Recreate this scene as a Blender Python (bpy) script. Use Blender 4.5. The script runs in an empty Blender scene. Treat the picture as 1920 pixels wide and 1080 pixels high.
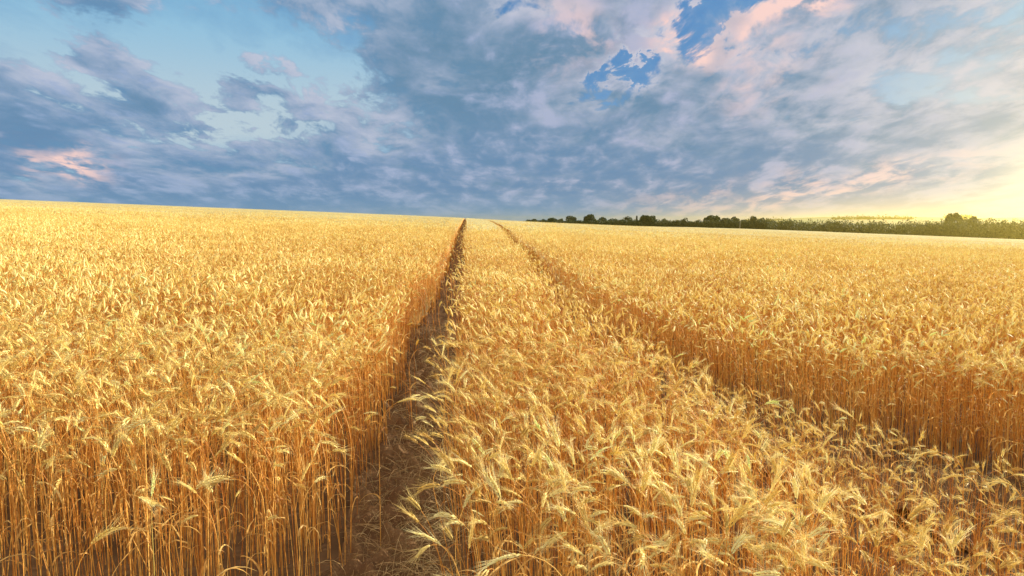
import bpy, math, random
import numpy as np
from mathutils import Vector, Matrix, Euler

R = math.radians
rng = np.random.default_rng(7)
random.seed(7)
scene = bpy.context.scene
col = scene.collection

# ------------------------------------------------------------------ camera
CAM_H = 1.65
F_PX = 1280.0                      # focal length in pixels of the 1920 px wide frame
PITCH = math.atan((540 - 416) / F_PX)
cd = bpy.data.cameras.new("camera")
cd.sensor_width = 36.0
cd.lens = 36.0 * F_PX / 1920.0
cd.clip_start = 0.05
cd.clip_end = 12000
cam = bpy.data.objects.new("camera", cd)
cam.location = (0, 0, CAM_H)
cam.rotation_euler = (R(90) - PITCH, 0, 0)
col.objects.link(cam)
scene.camera = cam


def ray(px, py):
    """world direction through a pixel of the 1920x1080 frame, y component 1"""
    u, v = (px - 960) / F_PX, (540 - py) / F_PX
    c, s = math.cos(PITCH), math.sin(PITCH)
    d = (u, c + v * s, -s + v * c)
    return (d[0] / d[1], 1.0, d[2] / d[1])


def azel(px, py):
    d = ray(px, py)
    return math.degrees(math.atan2(d[0], d[1])), math.degrees(math.atan2(d[2], math.hypot(d[0], d[1])))


# ------------------------------------------------------------------ light
SUN_AZ = 53.0      # degrees clockwise from +Y (the view direction), to the right
SUN_EL = 15.0
sd = Vector((math.sin(R(SUN_AZ)) * math.cos(R(SUN_EL)), math.cos(R(SUN_AZ)) * math.cos(R(SUN_EL)), math.sin(R(SUN_EL))))
sl = bpy.data.lights.new("sun", 'SUN')
sl.energy = 5.0
sl.angle = R(0.5)
sl.color = (1.0, 0.92, 0.71)
so = bpy.data.objects.new("sun", sl)
so.rotation_euler = sd.to_track_quat('Z', 'Y').to_euler()
so.location = (60, 60, 60)
col.objects.link(so)

scene.view_settings.view_transform = 'Standard'
scene.view_settings.look = 'None'
scene.view_settings.exposure = 1.45
scene.view_settings.gamma = 1.0
cy = scene.cycles
cy.max_bounces = 8
cy.diffuse_bounces = 4
cy.transmission_bounces = 6
cy.volume_bounces = 0
cy.use_denoising = True


# ------------------------------------------------------------------ node helpers
class NT:
    def __init__(self, tree):
        self.t = tree
        tree.nodes.clear()

    def n(self, typ, **kw):
        nd = self.t.nodes.new(typ)
        for k, v in kw.items():
            setattr(nd, k, v)
        return nd

    def set(self, sock, v):
        if isinstance(v, bpy.types.NodeSocket):
            self.t.links.new(v, sock)
        elif v is not None:
            try:
                sock.default_value = v
            except Exception:
                sock.default_value = (*v, 1.0)

    def math(self, op, a, b=None, c=None, clamp=False):
        nd = self.n('ShaderNodeMath', operation=op, use_clamp=clamp)
        for i, v in enumerate((a, b, c)):
            if v is not None:
                self.set(nd.inputs[i], v)
        return nd.outputs[0]

    def vmath(self, op, a, b=None, out=0):
        nd = self.n('ShaderNodeVectorMath', operation=op)
        self.set(nd.inputs[0], a)
        if b is not None:
            self.set(nd.inputs[1], b)
        return nd.outputs[out]

    def smooth(self, v, lo, hi, a=0.0, b=1.0):
        nd = self.n('ShaderNodeMapRange', interpolation_type='SMOOTHSTEP')
        self.set(nd.inputs[0], v)
        for i, x in zip((1, 2, 3, 4), (lo, hi, a, b)):
            self.set(nd.inputs[i], x)
        return nd.outputs[0]

    def mix(self, f, a, b, blend='MIX'):
        nd = self.n('ShaderNodeMix', data_type='RGBA', blend_type=blend)
        self.set(nd.inputs[0], f)
        self.set(nd.inputs[6], a if isinstance(a, bpy.types.NodeSocket) else (*a, 1.0))
        self.set(nd.inputs[7], b if isinstance(b, bpy.types.NodeSocket) else (*b, 1.0))
        return nd.outputs[2]

    def noise(self, vec, scale, detail=6, rough=0.55, dist=0.0, out=0):
        nd = self.n('ShaderNodeTexNoise')
        nd.inputs['Scale'].default_value = scale
        nd.inputs['Detail'].default_value = detail
        nd.inputs['Roughness'].default_value = rough
        nd.inputs['Distortion'].default_value = dist
        if vec is not None:
            self.t.links.new(vec, nd.inputs['Vector'])
        return nd.outputs[out]

    def xyz(self, x, y, z=0.0):
        nd = self.n('ShaderNodeCombineXYZ')
        for i, v in enumerate((x, y, z)):
            self.set(nd.inputs[i], v)
        return nd.outputs[0]


# ------------------------------------------------------------------ sky
def srgb(r, g, b):
    f = lambda c: (c / 255 / 12.92) if c / 255 <= 0.04045 else ((c / 255 + 0.055) / 1.055) ** 2.4
    return (f(r), f(g), f(b))


def build_world():
    w = bpy.data.worlds.new("World")
    scene.world = w
    w.use_nodes = True
    N = NT(w.node_tree)
    STR = 0.1
    K = 1.0 / STR / (2 ** scene.view_settings.exposure)   # cloud radiance is given as it reads at the exposure used

    def C(r, g, b, m=1.0):
        return tuple(c * K * m for c in srgb(r, g, b))
    out = N.n('ShaderNodeOutputWorld')
    bg = N.n('ShaderNodeBackground')
    bg.inputs['Strength'].default_value = STR
    N.t.links.new(bg.outputs[0], out.inputs[0])
    sky = N.n('ShaderNodeTexSky', sky_type='NISHITA')
    sky.sun_disc = False
    sky.sun_elevation = R(SUN_EL)
    sky.sun_rotation = R(SUN_AZ)
    sky.air_density = 1.0
    sky.dust_density = 1.0
    sky.ozone_density = 2.0
    tc = N.n('ShaderNodeTexCoord')
    D = N.vmath('NORMALIZE', tc.outputs['Generated'])
    sep = N.n('ShaderNodeSeparateXYZ')
    N.t.links.new(D, sep.inputs[0])
    x, y, z = sep.outputs
    az = N.math('MULTIPLY', N.math('ARCTAN2', x, y), 57.2958)
    el = N.math('MULTIPLY', N.math('ARCSINE', z), 57.2958)
    zz = N.math('ADD', N.math('MAXIMUM', z, 0.0), 0.20)
    qx = N.math('DIVIDE', x, zz)
    qy = N.math('DIVIDE', y, zz)
    q = N.xyz(qx, N.math('MULTIPLY', qy, 0.5))

    wv = N.noise(D, 9.0, 4, 0.6, 0.0, out=1)
    wsep = N.n('ShaderNodeSeparateXYZ')
    N.t.links.new(wv, wsep.inputs[0])
    waz = N.math('ADD', az, N.math('MULTIPLY', N.math('SUBTRACT', wsep.outputs[0], 0.5), 9.0))
    wel = N.math('ADD', el, N.math('MULTIPLY', N.math('SUBTRACT', wsep.outputs[2], 0.5), 6.0))

    def blob(px, py, wx, wy, amp, tilt=0.0):
        a0, e0 = azel(px, py)
        sx, sy = wx / 22.3, wy / 22.3             # pixels to degrees, about
        da = N.math('DIVIDE', N.math('SUBTRACT', waz, a0), sx)
        de = N.math('SUBTRACT', wel, e0)
        if tilt:
            de = N.math('SUBTRACT', de, N.math('MULTIPLY', N.math('SUBTRACT', waz, a0), tilt))
        de = N.math('DIVIDE', de, sy)
        r2 = N.math('ADD', N.math('MULTIPLY', da, da), N.math('MULTIPLY', de, de))
        return N.math('MULTIPLY', N.math('EXPONENT', N.math('MULTIPLY', r2, -1.0)), amp)

    def total(lst):
        s = lst[0]
        for v in lst[1:]:
            s = N.math('ADD', s, v)
        return s

    # cloud fields on a flat layer overhead, so they shrink and flatten towards the horizon
    warp = N.vmath('SCALE', N.vmath('SUBTRACT', N.noise(q, 2.2, 3, 0.5, 0.0, out=1), (0.5, 0.5, 0.5)))
    warp.node.inputs['Scale'].default_value = 0.30
    qw = N.vmath('ADD', q, warp)
    qs = N.vmath('MULTIPLY', qw, (0.85, 1.0, 1.0))
    n1 = N.noise(N.vmath('ADD', qs, (3.7, 8.2, 0.4)), 3.3, 9, 0.60)
    off = tuple(0.07 * c for c in (sd.x, sd.y - 1.1, 0))
    n1s = N.noise(N.vmath('ADD', N.vmath('ADD', qs, (3.7, 8.2, 0.4)), off), 3.3, 8, 0.60)
    n2 = N.noise(N.vmath('ADD', q, (11.3, 2.1, 5.0)), 8.0, 8, 0.62, 0.4)
    nst = N.noise(N.vmath('MULTIPLY', N.vmath('ADD', q, (1.3, 4.1, 2.0)), (0.8, 2.0, 1.0)), 3.0, 6, 0.55, 0.2)

    cover = total([
        N.math('MULTIPLY', n1, 1.05), N.math('MULTIPLY', n2, 0.36), -0.09, N.math('MULTIPLY', blob(360, 190, 420, 120, 1.0), N.math('MULTIPLY', N.math('SUBTRACT', n2, 0.47), 0.9)), N.smooth(az, -14, 4, 0.0, 0.10),
        blob(280, 80, 420, 110, -0.24), blob(470, 130, 200, 80, -0.12),
        blob(350, 225, 260, 45, -0.11), blob(700, 340, 900, 60, 0.06), blob(560, 200, 160, 60, 0.05),
        N.math('MULTIPLY', N.math('ADD', blob(1175, 115, 44, 70, -0.7), blob(1340, 40, 70, 46, -0.55)), N.smooth(n2, 0.66, 0.42)), blob(1010, 15, 110, 26, -0.2),
        blob(205, 70, 55, 90, 0.22, -0.35), blob(60, 190, 170, 60, 0.16), blob(280, 205, 60, 26, 0.16),
        blob(310, 140, 40, 24, 0.14), blob(450, 150, 60, 40, 0.14),
        blob(780, 60, 260, 120, 0.12), blob(1850, 130, 260, 160, -0.16), blob(130, 290, 60, 26, -0.12, -0.15),
        N.smooth(el, 9.0, 2.0, 0.0, 0.12),
    ])
    alpha = N.smooth(cover, 0.455, 0.595)
    thick = N.smooth(cover, 0.56, 0.82)
    lit = N.math('ADD', N.math('MULTIPLY', N.math('SUBTRACT', n1, n1s), 3.4), N.math('MULTIPLY', N.math('SUBTRACT', n2, 0.5), 1.9))
    lit = N.math('ADD', lit, N.math('MULTIPLY', N.math('SUBTRACT', nst, 0.5), 1.3))
    lit = N.smooth(N.math('ADD', N.math('MULTIPLY', lit, 1.25), total([blob(1080, 90, 160, 90, 0.25), blob(1420, 80, 180, 90, 0.25),
                                           blob(1750, 300, 360, 160, 0.15), blob(1400, 260, 220, 110, -0.2), blob(720, 60, 240, 110, -0.38),
                                           blob(100, 220, 240, 50, -0.25), blob(640, 300, 500, 40, -0.08)])), -0.75, 0.8)

    # clear sky: the Nishita sky with thin high veil cloud over the left and the right
    base = N.mix(1.0, sky.outputs[0], (0.5, 0.78, 1.0), 'MULTIPLY')
    base = N.mix(0.88, base, N.mix(N.smooth(el, 2, 12), C(118, 168, 208), C(46, 106, 168)))
    veil = N.math('ADD', total([blob(200, 110, 560, 190, 0.95), blob(560, 190, 330, 100, 0.5), blob(1960, 160, 400, 240, 0.9)]), N.math('MULTIPLY', N.math('SUBTRACT', n2, 0.5), 0.7), clamp=True)
    veilc = N.mix(N.smooth(el, 16, 7), C(142, 192, 222), C(186, 206, 218))
    base = N.mix(veil, base, veilc)
    # cloud body
    dark = N.mix(N.smooth(az, -30, 10), C(104, 146, 184), C(106, 143, 174))
    light = N.mix(N.smooth(az, -25, 15), C(157, 177, 210), C(172, 181, 208))
    body = N.mix(lit, dark, light)
    body = N.mix(N.math('MULTIPLY', thick, N.math('SUBTRACT', 1.0, lit)), body, N.mix(N.smooth(el, 3, 12), C(104, 142, 182), C(100, 138, 168)))
    rim = N.math('MULTIPLY', N.math('MULTIPLY', alpha, N.math('SUBTRACT', 1.0, thick)), lit)
    body = N.mix(N.math('MULTIPLY', rim, 0.55), body, C(214, 214, 222))
    pink = N.math('MULTIPLY', total([blob(1290, 76, 54, 26, 1.9), blob(1480, 22, 56, 32, 1.9), blob(1080, 60, 60, 60, 0.6),
                                     blob(130, 292, 52, 22, 1.4, -0.2), blob(1540, 350, 320, 22, 0.9, 0.12), blob(1420, 130, 60, 60, 0.5)]), N.smooth(n2, 0.42, 0.60), clamp=True)
    body = N.mix(pink, body, C(248, 212, 206))
    alpha2 = N.math('MAXIMUM', alpha, N.math('MULTIPLY', pink, 0.9))
    skyc = N.mix(alpha2, base, body)
    # horizon air: blue to the left, warm near the sun
    hz = N.smooth(el, 3.2, -0.6)
    skyc = N.mix(N.math('MULTIPLY', hz, 0.75), skyc, N.mix(N.smooth(az, 2, 34), C(108, 158, 200), C(255, 226, 190)))
    # light spreading round the low sun
    sun_vis = Vector((math.sin(R(39)), math.cos(R(39)), math.tan(R(1.5)))).normalized()
    s = N.math('MAXIMUM', N.vmath('DOT_PRODUCT', D, tuple(sun_vis), out=1), 0.0)
    g1 = N.math('MULTIPLY', N.math('POWER', s, 42.0), 0.5)
    g2 = N.math('POWER', s, 600.0)
    skyc = N.mix(N.math('MULTIPLY', g1, N.smooth(lit, 0.0, 1.0, 0.72, 1.0)), skyc, C(250, 243, 232))
    skyc = N.mix(N.math('MULTIPLY', g2, 0.7), skyc, C(255, 246, 205, 1.25))
    # unseen sky overhead and behind the viewer, brightened as added fill for the wheat
    sky_fill = N.math('MAXIMUM', N.smooth(y, 0.35, -0.35), N.smooth(el, 26, 60))
    skyc = N.mix(sky_fill, skyc, N.mix(N.smooth(n1, 0.4, 0.65), C(225, 226, 228, 1.25), C(255, 240, 214, 2.0)))
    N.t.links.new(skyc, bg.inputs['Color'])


build_world()


# ------------------------------------------------------------------ small helpers
def link(o, parent=None):
    col.objects.link(o)
    if parent is not None:
        o.parent = parent
    return o


def tag(o, label=None, cat=None, group=None, kind=None):
    for k, v in (('label', label), ('category', cat), ('group', group), ('kind', kind)):
        if v:
            o[k] = v
    return o


def mesh_from(name, V, F, mats, mat_idx=None, attrs=None, smooth=False):
    """V (n,3), F list of arrays with 3 or 4 columns (or one array)"""
    me = bpy.data.meshes.new(name)
    Fs = F if isinstance(F, (list, tuple)) else [F]
    Fs = [np.asarray(f, dtype=np.int32) for f in Fs if len(f)]
    V = np.asarray(V, dtype=np.float32)
    me.vertices.add(len(V))
    me.vertices.foreach_set('co', V.ravel())
    loops = np.concatenate([f.ravel() for f in Fs])
    lens = np.concatenate([np.full(len(f), f.shape[1], dtype=np.int32) for f in Fs])
    starts = np.concatenate([[0], np.cumsum(lens)[:-1]]).astype(np.int32)
    me.loops.add(len(loops))
    me.loops.foreach_set('vertex_index', loops)
    me.polygons.add(len(lens))
    me.polygons.foreach_set('loop_start', starts)
    for m in mats:
        me.materials.append(m)
    if mat_idx is not None:
        me.polygons.foreach_set('material_index', np.asarray(mat_idx, dtype=np.int32))
    for k, a in (attrs or {}).items():
        at = me.attributes.new(k, 'FLOAT', 'POINT')
        at.data.foreach_set('value', np.asarray(a, dtype=np.float32))
    me.update(calc_edges=True)
    if not smooth:
        me.shade_flat()
    return me


def smoothstep(x, a, b):
    t = np.clip((np.asarray(x, dtype=float) - a) / (b - a), 0, 1)
    return t * t * (3 - 2 * t)


# ------------------------------------------------------------------ terrain
SLOPE_X, SLOPE_Y = -0.0393, 0.006
FIELD_END = 380.0


def gz(x, y):
    x = np.asarray(x, dtype=float)
    y = np.asarray(y, dtype=float)
    plane = SLOPE_X * np.clip(x, -500, 500) + SLOPE_Y * np.clip(y, -20, 420)
    plane = plane - 1.3 * np.exp(-((x - 42) / 55.0) ** 2) * smoothstep(y, 140, 380)
    t = smoothstep(y, FIELD_END + 4, FIELD_END + 60)
    a = np.degrees(np.arctan2(x, np.maximum(y, 1.0)))
    hill = 25 * smoothstep(y, 1300, 2700) * smoothstep(a, 11, 24) * (1 + 0.06 * np.sin(x / 170.0) + 0.04 * np.sin(x / 61.0 + 1))
    hill += 12 * smoothstep(y, 750, 1400) * smoothstep(a, 14, 26)
    low = -18 + hill + 1.5 * np.sin(x / 90.0) * np.sin(y / 120.0)
    valley = np.minimum(plane - 5.5 * t, 0 * x + 50) * (1 - smoothstep(y, 480, 900)) + low * smoothstep(y, 480, 900)
    return np.where(t > 0, plane * (1 - t) + valley * t, plane)


def xc(y):          # centre line of the wheel tracks' direction at depth y
    y = np.asarray(y, dtype=float)
    return -0.066 * y + 0.10 * np.exp(-((y - 20) / 10.0) ** 2) - 0.25 * smoothstep(y, 60, 200) * (y / 200.0)


def left_edges(y):
    return xc(y) - 0.64 + 0.07 * (1 - smoothstep(y, 3, 5)) - 0.04 * np.sin(np.asarray(y) * 0.9) - 0.03 * np.sin(np.asarray(y) * 3.7), xc(y) - 0.09 + 0.06 * (1 - smoothstep(y, 3, 5)) + 0.04 * np.sin(np.asarray(y) * 1.3)


_RY = [0.0, 1.5, 2.5, 3.5, 4.3, 4.8, 5.2, 6.3, 7.8, 11, 18, 30, 50, 120, 400]
_RL = [4.0, 3.7, 3.25, 2.70, 2.20, 1.90, 1.62, 1.46, 1.25, 1.28, 1.52, 1.98, 2.75, 4.6, 10.0]
_RR = [6.5, 5.4, 4.7, 4.00, 3.45, 3.0, 2.55, 2.05, 1.74, 1.74, 1.96, 2.36, 3.08, 4.9, 10.3]


def right_edges(y):
    return xc(y) + np.interp(y, _RY, _RL), xc(y) + np.interp(y, _RY, _RR)


# ------------------------------------------------------------------ materials
def new_mat(name):
    m = bpy.data.materials.new(name)
    m.use_nodes = True
    return m, NT(m.node_tree)


def plant_mat(name, c_lo, c_mid, c_hi, trans=0.35, rough=0.6, spec=0.25, patch=True):
    """dry plant tissue: colour varies from stalk to stalk (attribute «tint») and from patch to patch of the field"""
    m, N = new_mat(name)
    out = N.n('ShaderNodeOutputMaterial')
    at = N.n('ShaderNodeAttribute', attribute_name='tint')
    oi = N.n('ShaderNodeObjectInfo')
    geo = N.n('ShaderNodeNewGeometry')
    t = at.outputs['Fac']
    if patch:
        pn = N.noise(geo.outputs['Position'], 0.55, 4, 0.6)
        t = N.math('ADD', t, N.math('MULTIPLY', N.math('SUBTRACT', pn, 0.5), 1.0))
        pb = N.noise(N.vmath('MULTIPLY', geo.outputs['Position'], (0.05, 0.025, 0.0)), 1.0, 5, 0.6)
        t = N.math('ADD', t, N.math('MULTIPLY', N.math('SUBTRACT', pb, 0.5), 0.9))
    fine = N.noise(geo.outputs['Position'], 90.0, 2, 0.5)
    t = N.math('ADD', t, N.math('MULTIPLY', N.math('SUBTRACT', fine, 0.5), 0.5))
    cr = N.n('ShaderNodeValToRGB')
    e = cr.color_ramp.elements
    e[0].position, e[0].color = 0.12, (*c_lo, 1)
    e[1].position, e[1].color = 0.88, (*c_hi, 1)
    k = e.new(0.5)
    k.color = (*c_mid, 1)
    k = e.new(1.0)                      # the ripest lag behind: a few stay pale green
    k.color = (c_hi[0] * 0.84, c_hi[1] * 0.97, c_hi[2] * 0.85, 1)
    N.t.links.new(t, cr.inputs[0])
    p = N.n('ShaderNodeBsdfPrincipled')
    p.inputs['Roughness'].default_value = rough
    p.inputs['Specular IOR Level'].default_value = spec
    N.t.links.new(cr.outputs[0], p.inputs['Base Color'])
    tr = N.n('ShaderNodeBsdfTranslucent')
    N.t.links.new(cr.outputs[0], tr.inputs[0])
    mx = N.n('ShaderNodeMixShader')
    mx.inputs[0].default_value = trans
    N.t.links.new(p.outputs[0], mx.inputs[1])
    N.t.links.new(tr.outputs[0], mx.inputs[2])
    N.t.links.new(mx.outputs[0], out.inputs[0])
    return m


M_STEM = plant_mat("straw_stem", (0.50, 0.19, 0.03), (0.72, 0.38, 0.075), (0.82, 0.56, 0.17), 0.34)
M_EAR = plant_mat("wheat_ear", (0.58, 0.38, 0.10), (0.78, 0.63, 0.23), (0.84, 0.77, 0.42), 0.42)
M_AWN = plant_mat("wheat_awn", (0.64, 0.43, 0.12), (0.80, 0.63, 0.24), (0.85, 0.76, 0.42), 0.48)
M_LEAF = plant_mat("dry_leaf", (0.36, 0.15, 0.035), (0.58, 0.33, 0.09), (0.72, 0.50, 0.19), 0.42)
M_LITTER = plant_mat("straw_litter", (0.20, 0.12, 0.05), (0.42, 0.29, 0.13), (0.62, 0.47, 0.24), 0.2)


def soil_mat(name, a, b, c, scale=1.0):
    m, N = new_mat(name)
    out = N.n('ShaderNodeOutputMaterial')
    geo = N.n('ShaderNodeNewGeometry')
    P = geo.outputs['Position']
    n = N.noise(P, 2.2 * scale, 8, 0.65)
    f = N.noise(P, 45 * scale, 4, 0.6)
    cc = N.mix(N.smooth(n, 0.35, 0.65), a, b)
    cc = N.mix(N.smooth(f, 0.55, 0.7), cc, c)
    p = N.n('ShaderNodeBsdfPrincipled')
    p.inputs['Roughness'].default_value = 0.95
    p.inputs['Specular IOR Level'].default_value = 0.1
    N.t.links.new(cc, p.inputs['Base Color'])
    bp = N.n('ShaderNodeBump')
    bp.inputs['Strength'].default_value = 0.7
    bp.inputs['Distance'].default_value = 0.03
    N.t.links.new(N.math('ADD', N.math('MULTIPLY', n, 1.0), N.math('MULTIPLY', f, 0.35)), bp.inputs['Height'])
    N.t.links.new(bp.outputs[0], p.inputs['Normal'])
    N.t.links.new(p.outputs[0], out.inputs[0])
    return m


M_SOIL = soil_mat("field_soil", (0.10, 0.055, 0.025), (0.15, 0.085, 0.035), (0.21, 0.12, 0.05))
M_TRACK = soil_mat("track_soil", (0.095, 0.048, 0.022), (0.145, 0.08, 0.036), (0.22, 0.13, 0.06), 1.4)


def land_mat():
    """the ground sheet: bare soil under the crop, then grass and a patchwork of far fields"""
    m, N = new_mat("farmland")
    out = N.n('ShaderNodeOutputMaterial')
    geo = N.n('ShaderNodeNewGeometry')
    P = geo.outputs['Position']
    sep = N.n('ShaderNodeSeparateXYZ')
    N.t.links.new(P, sep.inputs[0])
    vo = N.n('ShaderNodeTexVoronoi', distance='CHEBYCHEV')
    vo.inputs['Scale'].default_value = 1.0
    N.t.links.new(N.vmath('MULTIPLY', P, (0.0022, 0.0045, 0.0)), vo.inputs['Vector'])
    vs = N.n('ShaderNodeSeparateColor')
    N.t.links.new(vo.outputs['Color'], vs.inputs[0])
    far = N.mix(N.smooth(vs.outputs[0], 0.3, 0.55), (0.05, 0.085, 0.035), (0.075, 0.11, 0.04))
    far = N.mix(N.smooth(vs.outputs[1], 0.62, 0.66), far, (0.15, 0.14, 0.06))
    far = N.mix(N.smooth(N.noise(P, 0.012, 5, 0.6), 0.55, 0.62), far, (0.04, 0.065, 0.025))
    near = N.mix(N.smooth(N.noise(P, 2.2, 8, 0.65), 0.35, 0.65), (0.07, 0.038, 0.018), (0.11, 0.062, 0.03))
    grass = N.mix(N.smooth(N.noise(P, 0.4, 6, 0.6), 0.4, 0.6), (0.07, 0.09, 0.03), (0.13, 0.13, 0.045))
    cc = N.mix(N.smooth(sep.outputs[1], 381, 384), near, grass)
    cc = N.mix(N.smooth(sep.outputs[1], 520, 700), cc, far)
    p = N.n('ShaderNodeBsdfPrincipled')
    p.inputs['Roughness'].default_value = 0.95
    p.inputs['Specular IOR Level'].default_value = 0.1
    N.t.links.new(cc, p.inputs['Base Color'])
    N.t.links.new(p.outputs[0], out.inputs[0])
    return m


def canopy_mat():
    m, N = new_mat("wheat_canopy")
    out = N.n('ShaderNodeOutputMaterial')
    geo = N.n('ShaderNodeNewGeometry')
    P = geo.outputs['Position']
    n = N.noise(P, 7.0, 7, 0.7)
    b = N.noise(P, 0.22, 5, 0.6)
    pb = N.noise(N.vmath('MULTIPLY', P, (0.05, 0.025, 0.0)), 1.0, 5, 0.6)
    v = N.math('ADD', N.math('ADD', N.math('MULTIPLY', n, 0.5), N.math('MULTIPLY', b, 0.3)), N.math('MULTIPLY', pb, 0.3))
    cr = N.n('ShaderNodeValToRGB')
    e = cr.color_ramp.elements
    e[0].position, e[0].color = 0.40, (0.48, 0.37, 0.14, 1)
    e[1].position, e[1].color = 0.72, (0.58, 0.56, 0.35, 1)
    k = e.new(0.55)
    k.color = (0.52, 0.46, 0.24, 1)
    N.t.links.new(v, cr.inputs[0])
    p = N.n('ShaderNodeBsdfPrincipled')
    p.inputs['Roughness'].default_value = 0.8
    p.inputs['Specular IOR Level'].default_value = 0.1
    N.t.links.new(cr.outputs[0], p.inputs['Base Color'])
    bp = N.n('ShaderNodeBump')
    bp.inputs['Strength'].default_value = 1.0
    bp.inputs['Distance'].default_value = 0.12
    N.t.links.new(n, bp.inputs['Height'])
    N.t.links.new(bp.outputs[0], p.inputs['Normal'])
    tr = N.n('ShaderNodeBsdfTranslucent')
    N.t.links.new(cr.outputs[0], tr.inputs[0])
    mx = N.n('ShaderNodeMixShader')
    mx.inputs[0].default_value = 0.3
    N.t.links.new(p.outputs[0], mx.inputs[1])
    N.t.links.new(tr.outputs[0], mx.inputs[2])
    N.t.links.new(mx.outputs[0], out.inputs[0])
    return m


M_CANOPY = canopy_mat()


# ------------------------------------------------------------------ ground sheet and tracks
def build_ground():
    ys = np.concatenate([np.linspace(-40, 20, 31), np.geomspace(21, 360, 60), np.linspace(364, 450, 44), np.geomspace(455, 4000, 110)])
    cols = np.linspace(-1, 1, 141)
    half = np.maximum(ys * 1.3, 0) + 60
    X = cols[None, :] * half[:, None]
    Y = np.repeat(ys[:, None], len(cols), 1)
    Z = gz(X, Y)
    V = np.stack([X, Y, Z], -1).reshape(-1, 3)
    r, c = len(ys), len(cols)
    i = np.arange(r - 1)[:, None] * c + np.arange(c - 1)[None, :]
    F = np.stack([i, i + 1, i + c + 1, i + c], -1).reshape(-1, 4)
    o = link(bpy.data.objects.new("ground", mesh_from("ground", V, F, [land_mat()], smooth=True)))
    tag(o, "wide farmland under the wheat, rolling away to low hazy green hills", "ground", kind="structure")

    for edges, lab in ((left_edges, "narrow bare wheel track with dry straw litter, left of the centre strip"),
                       (right_edges, "wheel track curving away to the right of the centre strip")):
        yy = np.concatenate([np.linspace(0.4, 9, 300), np.linspace(9.1, 20, 60), np.geomspace(20.4, FIELD_END - 2, 90)])
        a, b = edges(yy)
        b = np.minimum(b, a + 6)
        t = np.linspace(-0.12, 1.12, 33)
        X = a[:, None] + (b - a)[:, None] * t[None, :]
        Y = np.repeat(yy[:, None], len(t), 1)
        bump = rng.standard_normal(X.shape)
        big = rng.standard_normal(X.shape)
        for _ in range(4):
            big = (big + np.roll(big, 1, 0) + np.roll(big, -1, 0) + np.roll(big, 1, 1) + np.roll(big, -1, 1)) / 2.6
        bump = (0.008 * bump + 0.012 * big + 0.016) * (yy[:, None] < 30)
        rut = 0.028 * (1 - np.cos(2 * np.pi * np.clip(t, 0, 1)))[None, :] * (yy[:, None] < 60) * 0.5
        Z = gz(X, Y) + 0.004 + np.maximum(bump + rut, 0)
        V = np.stack([X, Y, Z], -1).reshape(-1, 3)
        r, c = X.shape
        i = np.arange(r - 1)[:, None] * c + np.arange(c - 1)[None, :]
        F = np.stack([i, i + 1, i + c + 1, i + c], -1).reshape(-1, 4)
        o = link(bpy.data.objects.new("dirt_track", mesh_from("dirt_track", V, F, [M_TRACK], smooth=True)))
        tag(o, lab, "track", kind="structure")


build_ground()


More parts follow.
